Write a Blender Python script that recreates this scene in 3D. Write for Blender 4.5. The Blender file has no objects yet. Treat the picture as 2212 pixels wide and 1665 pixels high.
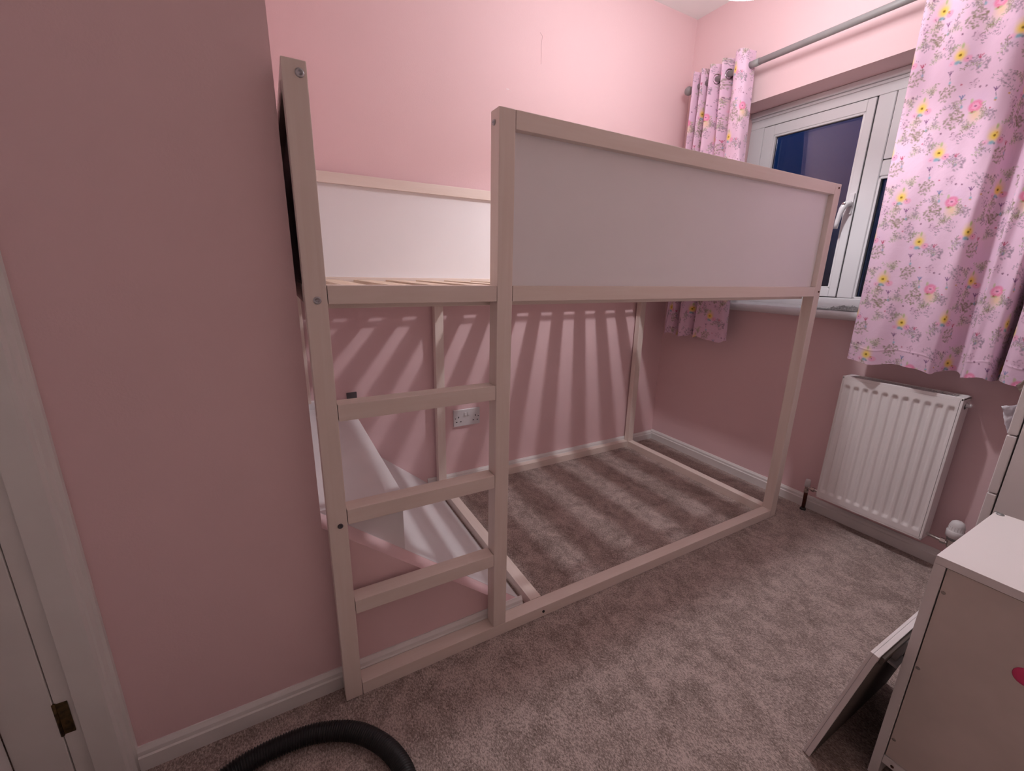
import bpy, bmesh, math, random
import numpy as np
from mathutils import Vector, Matrix

random.seed(7)
C = bpy.context.scene.collection
SC = bpy.context.scene

# ------------------------------------------------------------------ camera
CAM = Vector((-0.0566, -0.92464, 1.06467))
YAW, PITCH, ROLL, FPX = 0.51216, 0.2611, 0.02138, 916.6
f0 = Vector((math.sin(YAW), math.cos(YAW), 0)); r0 = Vector((math.cos(YAW), -math.sin(YAW), 0)); u0 = Vector((0, 0, 1))
fw = f0 * math.cos(PITCH) - u0 * math.sin(PITCH)
up = u0 * math.cos(PITCH) + f0 * math.sin(PITCH)
rt = r0 * math.cos(ROLL) + up * math.sin(ROLL)
up2 = up * math.cos(ROLL) - r0 * math.sin(ROLL)
cd = bpy.data.cameras.new('camera'); cam = bpy.data.objects.new('camera', cd); C.objects.link(cam)
cd.sensor_width = 36.0; cd.lens = FPX / 2212.0 * 36.0; cd.clip_start = 0.02
cam.matrix_world = Matrix(((rt.x, up2.x, -fw.x, CAM.x), (rt.y, up2.y, -fw.y, CAM.y), (rt.z, up2.z, -fw.z, CAM.z), (0, 0, 0, 1)))
SC.camera = cam

# ------------------------------------------------------------------ world: late dusk sky, deep blue
wd = bpy.data.worlds.new('dusk'); SC.world = wd; wd.use_nodes = True
nt = wd.node_tree; nt.nodes.clear()
wo = nt.nodes.new('ShaderNodeOutputWorld'); wb = nt.nodes.new('ShaderNodeBackground')
tc = nt.nodes.new('ShaderNodeTexCoord'); sx = nt.nodes.new('ShaderNodeSeparateXYZ'); cr = nt.nodes.new('ShaderNodeValToRGB')
nt.links.new(tc.outputs['Generated'], sx.inputs[0]); nt.links.new(sx.outputs['Z'], cr.inputs[0])
cr.color_ramp.elements[0].position = 0.0; cr.color_ramp.elements[0].color = (0.001, 0.002, 0.006, 1)
cr.color_ramp.elements[1].position = 0.35; cr.color_ramp.elements[1].color = (0.001, 0.022, 0.100, 1)
e = cr.color_ramp.elements.new(0.12); e.color = (0.001, 0.008, 0.035, 1)
nt.links.new(cr.outputs[0], wb.inputs[0]); wb.inputs[1].default_value = 1.0
nt.links.new(wb.outputs[0], wo.inputs[0])

# ------------------------------------------------------------------ exposure
BULB_STRENGTH = 920.0
SHADE_STRENGTH = 25.0
BULB_COL = (0.955, 0.955, 0.985)
vs = SC.view_settings
vs.view_transform = 'Standard'; vs.look = 'None'; vs.gamma = 1.0; vs.exposure = 0.16; vs.use_curve_mapping = False

# ------------------------------------------------------------------ materials
def new_mat(name):
    m = bpy.data.materials.new(name); m.use_nodes = True
    return m, m.node_tree, m.node_tree.nodes['Principled BSDF']

def mat(name, col, rough=0.6, metal=0.0, var=0.0, scale=8.0, bump=0.0, bscale=200.0, spec=0.5, detail=3.0, coords='Object'):
    m, t, p = new_mat(name)
    p.inputs['Roughness'].default_value = rough; p.inputs['Metallic'].default_value = metal
    p.inputs['Specular IOR Level'].default_value = spec
    co = t.nodes.new('ShaderNodeTexCoord')
    geo = t.nodes.new('ShaderNodeNewGeometry')
    src = geo.outputs['Position'] if coords == 'World' else co.outputs['Object']
    n = t.nodes.new('ShaderNodeTexNoise'); n.inputs['Scale'].default_value = scale; n.inputs['Detail'].default_value = detail
    t.links.new(src, n.inputs['Vector'])
    r = t.nodes.new('ShaderNodeValToRGB')
    r.color_ramp.elements[0].position = 0.3; r.color_ramp.elements[1].position = 0.7
    r.color_ramp.elements[0].color = tuple(c * (1 - var) for c in col) + (1,)
    r.color_ramp.elements[1].color = tuple(min(1, c * (1 + var)) for c in col) + (1,)
    t.links.new(n.outputs['Fac'], r.inputs[0]); t.links.new(r.outputs[0], p.inputs['Base Color'])
    if bump:
        n2 = t.nodes.new('ShaderNodeTexNoise'); n2.inputs['Scale'].default_value = bscale; n2.inputs['Detail'].default_value = 2
        t.links.new(src, n2.inputs['Vector'])
        b = t.nodes.new('ShaderNodeBump'); b.inputs['Strength'].default_value = bump; b.inputs['Distance'].default_value = 0.002
        t.links.new(n2.outputs['Fac'], b.inputs['Height']); t.links.new(b.outputs[0], p.inputs['Normal'])
    return m

PINK = (0.865, 0.600, 0.620)
M = {}
M['pink'] = mat('pink_wall_paint', PINK, 0.75, var=0.012, scale=3, bump=0.12, bscale=260, coords='World', spec=0.3)
M['bounce_wall'] = mat('peach_bounce_wall', (0.90, 0.77, 0.69), 0.85, var=0.01, scale=4, coords='World', spec=0.2)  # unseen walls; peach colour made up to bounce warm light into the room
M['ceiling'] = mat('ceiling_paint', (0.90, 0.885, 0.885), 0.9, var=0.01, scale=4, bump=0.1, bscale=150, coords='World', spec=0.2)
M['trim'] = mat('gloss_white_trim', (0.84, 0.79, 0.78), 0.4, var=0.03, scale=12, bump=0.05, bscale=60, coords='World')
M['door'] = mat('cream_door_gloss', (0.82, 0.78, 0.76), 0.35, var=0.03, scale=10, bump=0.05, bscale=50, coords='World')
M['slope'] = mat('white_boxing_paint', (0.86, 0.82, 0.84), 0.5, var=0.03, scale=6, coords='World')
M['board'] = mat('white_panel', (0.89, 0.84, 0.865), 0.28, var=0.01, scale=5, coords='World')
M['melamine'] = mat('white_melamine', (0.85, 0.775, 0.775), 0.35, var=0.015, scale=5, coords='World')
M['hardboard'] = mat('white_hardboard_back', (0.68, 0.565, 0.525), 0.55, var=0.04, scale=14, bump=0.05, bscale=300, coords='World')
M['painted_shadow'] = mat('board_back_shadow', (0.10, 0.08, 0.07), 0.8, var=0.1)  # dark brown standing for the shade between board and cabinet
M['bolt'] = mat('bolt_steel', (0.45, 0.45, 0.48), 0.3, metal=1.0, var=0.05)
M['hole'] = mat('bolt_socket_dark', (0.03, 0.025, 0.025), 0.6, var=0.1)
M['chrome'] = mat('chrome', (0.62, 0.60, 0.58), 0.25, metal=1.0, var=0.04, scale=60)
M['brass'] = mat('tarnished_brass', (0.09, 0.06, 0.025), 0.45, metal=0.7, var=0.6, scale=90)
M['copper'] = mat('dark_copper_pipe', (0.10, 0.03, 0.02), 0.4, metal=0.6, var=0.3, scale=60)
M['rod'] = mat('grey_curtain_pole', (0.27, 0.25, 0.25), 0.4, var=0.04, scale=20)
M['ring'] = mat('eyelet_metal', (0.50, 0.46, 0.47), 0.2, metal=1.0, var=0.04)
M['upvc'] = mat('white_upvc', (0.80, 0.76, 0.78), 0.25, var=0.012, scale=8, coords='World')
M['gasket'] = mat('black_gasket', (0.02, 0.018, 0.02), 0.6, var=0.1)
M['rad'] = mat('radiator_enamel', (0.92, 0.85, 0.85), 0.3, var=0.015, scale=9, coords='World')
M['radin'] = mat('radiator_inside', (0.10, 0.07, 0.07), 0.7, var=0.1)
M['socket'] = mat('white_socket_plastic', (0.74, 0.70, 0.72), 0.3, var=0.01)
M['plastic'] = mat('white_valve_plastic', (0.80, 0.75, 0.76), 0.35, var=0.01)
M['hose'] = mat('black_hose_plastic', (0.009, 0.008, 0.009), 0.42, var=0.25, scale=40)
M['grey'] = mat('dark_grey_plastic', (0.085, 0.07, 0.08), 0.5, var=0.1)
M['foil'] = mat('crumpled_grey_wrapper', (0.48, 0.50, 0.50), 0.35, var=0.25, scale=70)
M['cloth'] = mat('white_cotton', (0.85, 0.80, 0.84), 0.9, var=0.04, scale=40, bump=0.2, bscale=300)
M['cream'] = mat('cream_cotton', (0.72, 0.62, 0.56), 0.9, var=0.04, scale=40)
M['pinkdot'] = mat('hot_pink_sticker', (0.75, 0.06, 0.18), 0.5, var=0.05)
M['tape'] = mat('slat_webbing', (0.72, 0.66, 0.60), 0.9, var=0.06, scale=200)
M['shade'] = mat('white_cord_plastic', (0.8, 0.8, 0.8), 0.4, var=0.01)
M['nail'] = mat('dull_nail_head', (0.33, 0.27, 0.25), 0.5, var=0.1)
M['crack'] = mat('hairline_crack', (0.50, 0.27, 0.28), 0.9, var=0.1)
M['chip'] = mat('bare_filler', (0.9, 0.72, 0.74), 0.9, var=0.05)
M['knob'] = mat('grey_screw_cap', (0.30, 0.30, 0.30), 0.3, metal=0.5, var=0.05)

def wood(name, col, dark, axis=0):
    m, t, p = new_mat(name)
    p.inputs['Roughness'].default_value = 0.42
    co = t.nodes.new('ShaderNodeTexCoord'); mp = t.nodes.new('ShaderNodeMapping')
    s = [26, 26, 26]; s[axis] = 1.6
    mp.inputs['Scale'].default_value = s
    t.links.new(co.outputs['Object'], mp.inputs[0])
    n = t.nodes.new('ShaderNodeTexNoise'); n.inputs['Scale'].default_value = 3.0; n.inputs['Detail'].default_value = 5
    n.inputs['Distortion'].default_value = 0.8
    t.links.new(mp.outputs[0], n.inputs['Vector'])
    r = t.nodes.new('ShaderNodeValToRGB'); r.color_ramp.elements[0].position = 0.35; r.color_ramp.elements[1].position = 0.68
    r.color_ramp.elements[0].color = (*dark, 1); r.color_ramp.elements[1].color = (*col, 1)
    t.links.new(n.outputs['Fac'], r.inputs[0]); t.links.new(r.outputs[0], p.inputs['Base Color'])
    b = t.nodes.new('ShaderNodeBump'); b.inputs['Strength'].default_value = 0.05; b.inputs['Distance'].default_value = 0.001
    t.links.new(n.outputs['Fac'], b.inputs['Height']); t.links.new(b.outputs[0], p.inputs['Normal'])
    return m
# pale, white-stained pine
PINE = (0.87, 0.735, 0.675); PINED = (0.84, 0.695, 0.63)
W = {a: wood('white_stained_pine_' + 'xyz'[a], PINE, PINED, a) for a in range(3)}
SLAT = wood('raw_pine_slat', (0.80, 0.62, 0.47), (0.70, 0.50, 0.35), 1)

def carpet_mat():
    m, t, p = new_mat('brown_grey_carpet_pile')
    p.inputs['Roughness'].default_value = 1.0; p.inputs['Specular IOR Level'].default_value = 0.1
    p.inputs['Sheen Weight'].default_value = 0.35; p.inputs['Sheen Roughness'].default_value = 0.5
    p.inputs['Sheen Tint'].default_value = (0.9, 0.75, 0.75, 1)
    geo = t.nodes.new('ShaderNodeNewGeometry')
    def noise(sc, det, dist=0.0, rough=0.5, st=None):
        n = t.nodes.new('ShaderNodeTexNoise'); n.inputs['Scale'].default_value = sc; n.inputs['Detail'].default_value = det
        n.inputs['Distortion'].default_value = dist; n.inputs['Roughness'].default_value = rough
        if st:
            mp = t.nodes.new('ShaderNodeMapping'); mp.inputs['Scale'].default_value = st; mp.inputs['Rotation'].default_value = (0, 0, 0.5)
            t.links.new(geo.outputs['Position'], mp.inputs[0]); t.links.new(mp.outputs[0], n.inputs['Vector'])
        else:
            t.links.new(geo.outputs['Position'], n.inputs['Vector'])
        return n.outputs['Fac']
    big = noise(6.5, 4, 1.6, 0.6)
    mid = noise(26, 4, 1.0, 0.65, (1, 0.6, 1))
    fine = noise(290, 3, 0.6, 0.7, (1, 0.55, 1))
    vor = t.nodes.new('ShaderNodeTexVoronoi'); vor.inputs['Scale'].default_value = 330
    t.links.new(geo.outputs['Position'], vor.inputs['Vector'])
    def math_(op, a, b):
        n = t.nodes.new('ShaderNodeMath'); n.operation = op
        for i, v in enumerate((a, b)):
            if isinstance(v, (int, float)): n.inputs[i].default_value = v
            else: t.links.new(v, n.inputs[i])
        return n.outputs[0]
    s = math_('ADD', math_('MULTIPLY', big, 0.44), math_('MULTIPLY', mid, 0.40))
    s = math_('ADD', s, math_('MULTIPLY', fine, 1.10))
    s = math_('ADD', s, math_('MULTIPLY', vor.outputs['Distance'], 0.12))
    r = t.nodes.new('ShaderNodeValToRGB')
    E_ = r.color_ramp.elements
    E_[0].position = 0.70; E_[0].color = (0.175, 0.128, 0.112, 1)
    E_[1].position = 1.06; E_[1].color = (0.60, 0.475, 0.44, 1)
    q = E_.new(0.88); q.color = (0.36, 0.276, 0.25, 1)
    s2 = math_('MULTIPLY', s, 0.86)
    t.links.new(s2, r.inputs[0]); t.links.new(r.outputs[0], p.inputs['Base Color'])
    b = t.nodes.new('ShaderNodeBump'); b.inputs['Strength'].default_value = 0.6; b.inputs['Distance'].default_value = 0.005
    h = math_('ADD', math_('MULTIPLY', fine, 1.0), math_('ADD', math_('MULTIPLY', mid, 0.9), math_('MULTIPLY', big, 0.8)))
    t.links.new(h, b.inputs['Height']); t.links.new(b.outputs[0], p.inputs['Normal'])
    return m
M['carpet'] = carpet_mat()

def glass_mat():
    m = bpy.data.materials.new('window_glass'); m.use_nodes = True; t = m.node_tree; t.nodes.clear()
    o = t.nodes.new('ShaderNodeOutputMaterial'); g = t.nodes.new('ShaderNodeBsdfGlass')
    g.inputs['IOR'].default_value = 1.5; g.inputs['Roughness'].default_value = 0.0; g.inputs['Color'].default_value = (0.97, 0.98, 1, 1)
    t.links.new(g.outputs[0], o.inputs[0]); return m
M['glass'] = glass_mat()

def bulb_mat():
    m = bpy.data.materials.new('lit_bulb'); m.use_nodes = True; t = m.node_tree; t.nodes.clear()
    o = t.nodes.new('ShaderNodeOutputMaterial'); g = t.nodes.new('ShaderNodeEmission')
    g.inputs['Color'].default_value = (*BULB_COL, 1); g.inputs['Strength'].default_value = BULB_STRENGTH
    t.links.new(g.outputs[0], o.inputs[0]); return m
M['bulb'] = bulb_mat()

def shade_mat():
    m, t, p = new_mat('lit_white_lampshade')
    p.inputs['Base Color'].default_value = (0.85, 0.83, 0.82, 1); p.inputs['Roughness'].default_value = 0.8
    p.inputs['Emission Color'].default_value = (*BULB_COL, 1); p.inputs['Emission Strength'].default_value = SHADE_STRENGTH
    return m
M['lampshade'] = shade_mat()
M['shade_lining'] = mat('translucent_shade_lining', (0.30, 0.29, 0.285), 0.8, var=0.02)

# ------------------------------------------------------------------ object helpers
def wloc(o):
    v = Vector((0, 0, 0))
    while o is not None:
        v = v + o.location; o = o.parent
    return v

def place(o, world, parent):
    world = Vector(world)
    if parent is not None:
        o.parent = parent; o.location = world - wloc(parent)
    else:
        o.location = world

def tag(o, label=None, cat=None, group=None, kind=None):
    if label: o['label'] = label
    if cat: o['category'] = cat
    if group: o['group'] = group
    if kind: o['kind'] = kind
    return o

def empty(name, loc, label=None, cat=None, group=None, kind=None, parent=None):
    o = bpy.data.objects.new(name, None); C.objects.link(o); o.empty_display_size = 0.05
    place(o, loc, parent); return tag(o, label, cat, group, kind)

def from_bm(name, bm, m, parent=None, origin=None, smooth=False):
    """bm in world coordinates"""
    if origin is None:
        co = [v.co for v in bm.verts]
        lo = Vector([min(c[i] for c in co) for i in range(3)]); hi = Vector([max(c[i] for c in co) for i in range(3)])
        origin = (lo + hi) / 2
    origin = Vector(origin)
    bmesh.ops.translate(bm, verts=bm.verts, vec=-origin)
    bmesh.ops.recalc_face_normals(bm, faces=bm.faces)
    me = bpy.data.meshes.new(name); bm.to_mesh(me); bm.free()
    me.materials.append(m)
    if smooth:
        me.polygons.foreach_set('use_smooth', [True] * len(me.polygons))
    o = bpy.data.objects.new(name, me); C.objects.link(o); place(o, origin, parent); return o

def bm_box(bm, x0, x1, y0, y1, z0, z1, bev=0.0, seg=2):
    t = bmesh.new()
    vs_ = [t.verts.new((x, y, z)) for x in (x0, x1) for y in (y0, y1) for z in (z0, z1)]
    for f in ((0, 1, 3, 2), (4, 6, 7, 5), (0, 4, 5, 1), (2, 3, 7, 6), (0, 2, 6, 4), (1, 5, 7, 3)):
        t.faces.new([vs_[i] for i in f])
    bmesh.ops.recalc_face_normals(t, faces=t.faces)
    if bev:
        bmesh.ops.bevel(t, geom=list(t.edges), offset=bev, segments=seg, affect='EDGES', profile=0.7)
    me = bpy.data.meshes.new('tmp'); t.to_mesh(me); t.free(); bm.from_mesh(me); bpy.data.meshes.remove(me)

def box(name, x0, x1, y0, y1, z0, z1, m, parent=None, bev=0.0015, seg=2, **k):
    bm = bmesh.new(); bm_box(bm, min(x0, x1), max(x0, x1), min(y0, y1), max(y0, y1), min(z0, z1), max(z0, z1), bev, seg)
    o = from_bm(name, bm, m, parent); return tag(o, **k)

def bm_tube(bm, pts, rad, n=16, cap=True):
    """tube along points; rad scalar or list"""
    P = [Vector(p) for p in pts]; N = len(P)
    R = rad if isinstance(rad, (list, tuple)) else [rad] * N
    d = (P[1] - P[0]).normalized(); a = Vector((0, 0, 1)) if abs(d.z) < 0.9 else Vector((1, 0, 0))
    u = d.cross(a).normalized(); rings = []
    for i in range(N):
        d = (P[min(i + 1, N - 1)] - P[max(i - 1, 0)]).normalized()
        u = (u - d * u.dot(d)).normalized(); w = d.cross(u)
        rings.append([bm.verts.new(P[i] + (u * math.cos(2 * math.pi * k / n) + w * math.sin(2 * math.pi * k / n)) * R[i]) for k in range(n)])
    for i in range(N - 1):
        for k in range(n):
            bm.faces.new((rings[i][k], rings[i][(k + 1) % n], rings[i + 1][(k + 1) % n], rings[i + 1][k]))
    if cap:
        bm.faces.new(rings[0][::-1]); bm.faces.new(rings[-1])

def tube(name, pts, rad, m, parent=None, n=16, smooth=True, **k):
    bm = bmesh.new(); bm_tube(bm, pts, rad, n)
    o = from_bm(name, bm, m, parent, smooth=smooth); return tag(o, **k)

def bm_lathe(bm, prof, axis=(0, 0, 1), origin=(0, 0, 0), n=24):
    """prof: list of (r, h) along axis"""
    ax = Vector(axis).normalized(); a = Vector((0, 0, 1)) if abs(ax.z) < 0.9 else Vector((1, 0, 0))
    u = ax.cross(a).normalized(); w = ax.cross(u); O = Vector(origin); rings = []
    for r, h in prof:
        if r < 1e-6: rings.append([bm.verts.new(O + ax * h)])
        else: rings.append([bm.verts.new(O + ax * h + (u * math.cos(2 * math.pi * k / n) + w * math.sin(2 * math.pi * k / n)) * r) for k in range(n)])
    for i in range(len(rings) - 1):
        A, B = rings[i], rings[i + 1]
        for k in range(n):
            if len(A) == 1 and len(B) == 1: continue
            if len(A) == 1: bm.faces.new((A[0], B[k], B[(k + 1) % n]))
            elif len(B) == 1: bm.faces.new((A[k], A[(k + 1) % n], B[0]))
            else: bm.faces.new((A[k], A[(k + 1) % n], B[(k + 1) % n], B[k]))
    return bm

def lathe(name, prof, m, axis=(0, 0, 1), origin=(0, 0, 0), parent=None, n=24, smooth=True, **k):
    bm = bmesh.new(); bm_lathe(bm, prof, axis, origin, n)
    o = from_bm(name, bm, m, parent, smooth=smooth); return tag(o, **k)

def bm_prism(bm, poly, axis, a0, a1):
    """poly of 2-D points in the plane of the other two axes, extruded along axis a0..a1"""
    def P(q, a):
        if axis == 0: return (a, q[0], q[1])
        if axis == 1: return (q[0], a, q[1])
        return (q[0], q[1], a)
    A = [bm.verts.new(P(q, a0)) for q in poly]; B = [bm.verts.new(P(q, a1)) for q in poly]
    n = len(poly); bm.faces.new(A); bm.faces.new(B[::-1])
    for i in range(n): bm.faces.new((A[i], B[i], B[(i + 1) % n], A[(i + 1) % n]))

def prism(name, poly, axis, a0, a1, m, parent=None, bev=0.0, **k):
    bm = bmesh.new(); bm_prism(bm, poly, axis, a0, a1)
    if bev:
        bmesh.ops.recalc_face_normals(bm, faces=bm.faces)
        bmesh.ops.bevel(bm, geom=list(bm.edges), offset=bev, segments=2, affect='EDGES')
    o = from_bm(name, bm, m, parent); return tag(o, **k)

# ------------------------------------------------------------------ dimensions of the room
XW, YB, ZC = 2.094, 0.9627, 2.386          # window wall, back wall, ceiling
XL, YF = -1.45, -1.25                       # far-left wall, wall behind the camera
YN = 0.056                                  # near-left wall face
XE = -0.011                                 # its end edge
T = 0.12

# floor / ceiling
st = dict(kind='structure')
fl = bmesh.new()
bmesh.ops.create_grid(fl, x_segments=2, y_segments=2, size=0.5)
for v in fl.verts:
    v.co.x = XL + (v.co.x + 0.5) * (XW + 0.25 - XL); v.co.y = YF + (v.co.y + 0.5) * (YB + 0.05 - YF)
r_ = bmesh.ops.extrude_face_region(fl, geom=list(fl.faces))
bmesh.ops.translate(fl, verts=[g for g in r_['geom'] if isinstance(g, bmesh.types.BMVert)], vec=(0, 0, -0.05))
floor = from_bm('floor', fl, M['carpet']); tag(floor, 'brown-grey carpet with brushed pile covering the whole floor', kind='structure')
box('ceiling', XL - T, XW + T, YF - T, YB + T, ZC, ZC + T, M['ceiling'], bev=0, label='white ceiling above the pink room', **st)

# back wall
wall_back = box('wall_back', XL, XW + T, YB, YB + T, -0.05, ZC, M['pink'], bev=0, label='long pink wall behind the raised bed', **st)
# hairline crack and chip in the plaster
bm = bmesh.new()
cp = [(1.109, 2.090), (1.122, 2.079), (1.119, 2.06), (1.117, 2.035), (1.119, 2.012), (1.118, 1.985), (1.1185, 1.972)]
for i in range(len(cp) - 1):
    bm_tube(bm, [(cp[i][0], YB - 0.0002, cp[i][1]), (cp[i + 1][0], YB - 0.0002, cp[i + 1][1])], 0.00055, n=6)
from_bm('plaster_crack', bm, M['crack'], wall_back)
bm = bmesh.new()
bm_box(bm, 0.943, 0.958, YB - 0.0008, YB + 0.001, 1.8385, 1.843, 0.0003, 1)
bm_box(bm, 0.964, 0.969, YB - 0.0008, YB + 0.001, 1.836, 1.8385, 0.0003, 1)
from_bm('paint_chip', bm, M['chip'], wall_back)

# window wall with its opening (y -0.60 .. 0.66, z 0.895 .. 1.884)
WY0, WY1, WZ0, WZ1 = -0.62, 0.665, 0.90, 1.884
TW = 0.25
bm = bmesh.new()
bm_box(bm, XW, XW + TW, YF, YB + T, -0.05, WZ0)
bm_box(bm, XW, XW + TW, YF, YB + T, WZ1, ZC)
bm_box(bm, XW, XW + TW, YF, WY0, WZ0, WZ1)
bm_box(bm, XW, XW + TW, WY1, YB + T, WZ0, WZ1)
from_bm('wall_right', bm, M['pink']); tag(bpy.data.objects['wall_right'], 'pink wall with the window, radiator below it', kind='structure')

# near-left wall: block up to its end edge, plus the low triangular wall running down beside the stairs
bm = bmesh.new()
DX0, DX1 = -1.30, -0.582                     # door opening
bm_box(bm, DX1, XE, YN, YB, -0.05, ZC)
bm_box(bm, XL, DX1, YN, YN + 0.10, 2.02, ZC)
bm_box(bm, XL, DX0, YN, YN + 0.10, -0.05, 2.02)
lo_f = [(XE, -0.02), (XE, 0.463 - 0.84 * XE), (0.545, 0.0055), (0.575, -0.02)]
lo_b = [(XE, -0.02), (XE, 0.4805 - 0.849 * XE), (0.560, 0.0052), (0.575, -0.02)]
vf = [bm.verts.new((a, YN, b)) for a, b in lo_f]; vb = [bm.verts.new((a, YN + 0.044, b)) for a, b in lo_b]
bm.faces.new(vf); bm.faces.new(vb[::-1])
for i in range(4): bm.faces.new((vf[i], vb[i], vb[(i + 1) % 4], vf[(i + 1) % 4]))
o = from_bm('wall_left', bm, M['pink']); tag(o, 'shaded pink wall on the left whose foot slopes down behind the ladder', kind='structure')
box('wall_front', XL, XW + TW, YF - T, YF, -0.05, ZC, M['bounce_wall'], bev=0, label='unseen wall behind the viewer, coloured peach to bounce warm light', **st)
box('wall_side', XL - T, XL, YF - T, YB + T, -0.05, ZC, M['bounce_wall'], bev=0, label='unseen wall beyond the open door, coloured peach to bounce warm light', **st)

# stair bulkhead in the alcove: white sloping board and a white box on it
BK = empty('wall_stair_bulkhead', (0.27, 0.5, 0), 'white boxed-in stair bulkhead under the ladder end of the bed', kind='structure')
prism('slope_board', [(0.566, -0.02), (0.566, 0.001), (XE + 0.0005, 0.849 * (0.566 - XE)), (XE + 0.0005, -0.02)], 1, YN + 0.0442, YB - 0.0005, M['slope'], BK)
bm = bmesh.new()
bm_box(bm, XE + 0.001, 0.192, 0.1012, YB - 0.001, 0.20, 0.493, 0.0015)
from_bm('boxing', bm, M['slope'], BK)
box('upstand', XE + 0.001, 0.062, YB - 0.020, YB - 0.0012, 0.492, 0.528, M['slope'], BK)

# baseboards (two-step profile)
def baseboard(name, along, a0, a1, face, sgn, h, label, z0=-0.004):
    t = 0.013
    prof = [(0, z0), (sgn * t, z0), (sgn * t, h * 0.62), (sgn * (t - 0.003), h * 0.68), (sgn * (t - 0.004), h * 0.84), (sgn * 0.0045, h * 0.95), (sgn * 0.003, h), (0, h)]
    bm = bmesh.new()
    if along == 'x': bm_prism(bm, [(face + p[0], p[1]) for p in prof], 0, a0, a1)
    else: bm_prism(bm, [(face + p[0], p[1]) for p in prof], 1, a0, a1)
    o = from_bm(name, bm, M['trim']); tag(o, label, kind='structure'); return o
baseboard('baseboard_back', 'x', 0.53, XW - 0.0132, YB, -1, 0.056, 'white baseboard along the back wall behind the bed')
baseboard('baseboard_right', 'y', YF, YB - 0.0005, XW, -1, 0.062, 'white baseboard under the window and radiator')
baseboard('baseboard_left', 'x', -0.414, 0.545, YN, -1, 0.058, 'white baseboard along the shaded left wall and behind the ladder')

# door set: architrave, lining, open leaf
box('trim_1', -0.476, -0.437, 0.034, YN, -0.004, 2.09, M['door'], bev=0.001, label='white door architrave on the left wall', **st)
bm = bmesh.new()
bm_prism(bm, [(-0.4372, YN), (-0.4372, 0.034), (-0.432, 0.0345), (-0.428, 0.040), (-0.4245, 0.041), (-0.420, 0.047), (-0.4145, 0.049), (-0.4135, YN)], 2, -0.004, 2.09)
o = from_bm('trim_2', bm, M['door']); tag(o, 'moulded outer edge of the white door architrave', kind='structure')
D = empty('door_1', (-0.54, 0.03, 0), 'cream door frame and open door at the far left', kind='structure')
box('lining', -0.505, -0.4765, 0.042, YN, -0.004, 2.03, M['door'], D, bev=0.0008)
box('frame_board', -0.580, -0.5066, 0.040, YN, -0.004, 2.03, M['door'], D, bev=0.0015)
box('frame_gap', -0.5068, -0.5048, 0.046, 0.0555, -0.004, 2.03, M['copper'], D, bev=0)
hg = box('hinge', -0.5045, -0.4865, 0.0395, 0.0422, 0.172, 0.246, M['brass'], D, bev=0.0008)
tube('hinge_pin', [(-0.5052, 0.040, 0.170), (-0.5052, 0.040, 0.248)], 0.0030, M['brass'], D, n=12)
leaf = box('door_leaf', -0.6205, -0.5805, -0.70, 0.0390, 0.006, 2.0, M['door'], D, bev=0.002)
for (ya, yb_, za, zb) in ((-0.60, -0.38, 0.22, 0.92), (-0.29, -0.07, 0.22, 0.92), (-0.60, -0.38, 1.06, 1.86), (-0.29, -0.07, 1.06, 1.86)):
    box('raised_panel', -0.5807, -0.5765, ya, yb_, za, zb, M['door'], leaf, bev=0.0038)
lathe('door_knob', [(0.0, 0.052), (0.018, 0.050), (0.026, 0.040), (0.024, 0.028), (0.010, 0.020), (0.009, 0.004), (0.024, 0.003), (0.024, 0.0)], M['chrome'], (1, 0, 0), (-0.5805, -0.645, 1.0), leaf)

# ------------------------------------------------------------------ pendant lamp
LX, LY, LZ = 1.352, 0.092, 2.045
SHR, SHB, SHT = 0.130, 1.9555, 2.135            # lampshade radius, bottom, top
LP = empty('pendant_lamp', (LX, LY, ZC), 'lit white pendant lampshade above the bed, only its lower rim showing at the top edge', 'lamp')
lathe('shade_outside', [(SHR - 0.0012, SHB - LZ), (SHR, SHB - LZ), (0.105, SHT - LZ), (0.1038, SHT - LZ)], M['lampshade'], (0, 0, 1), (LX, LY, LZ), LP, n=64)
lathe('shade_lining', [(SHR - 0.0012, SHB - LZ + 0.0002), (0.1038, SHT - LZ - 0.0002)], M['shade_lining'], (0, 0, 1), (LX, LY, LZ), LP, n=64)
bm = bmesh.new()
for k in range(3):
    a = k * 2.0944
    bm_tube(bm, [(LX + 0.012 * math.cos(a), LY + 0.012 * math.sin(a), LZ + 0.075), (LX + 0.106 * math.cos(a), LY + 0.106 * math.sin(a), SHT - 0.010)], 0.0012, 6)
from_bm('shade_carrier', bm, M['shade'], LP)
bm = bmesh.new(); prof = [(0.030 * math.sin(a), -0.030 * math.cos(a)) for a in np.linspace(0, math.radians(104), 13)]
prof[0] = (0.0, -0.030)
bm_lathe(bm, prof, (0, 0, 1), (LX, LY, LZ), 32); from_bm('bulb_dome', bm, M['bulb'], LP, smooth=True)
lathe('bulb_collar', [(0.0, 0.0072), (0.0293, 0.0072), (0.0288, 0.011), (0.023, 0.026), (0.0165, 0.042), (0.0135, 0.050)], M['shade'], (0, 0, 1), (LX, LY, LZ), LP, n=32)
lathe('lamp_holder', [(0.0, 0.046), (0.0145, 0.046), (0.021, 0.052), (0.021, 0.085), (0.012, 0.105), (0.004, 0.108), (0, 0.108)], M['shade'], (0, 0, 1), (LX, LY, LZ), LP)
tube('cord', [(LX, LY, LZ + 0.104), (LX, LY, ZC - 0.02)], 0.003, M['shade'], LP, n=8)
lathe('ceiling_rose', [(0.0, -0.030), (0.010, -0.030), (0.030, -0.022), (0.046, -0.008), (0.048, -0.0005), (0, -0.0005)], M['shade'], (0, 0, 1), (LX, LY, ZC), LP)

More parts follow.
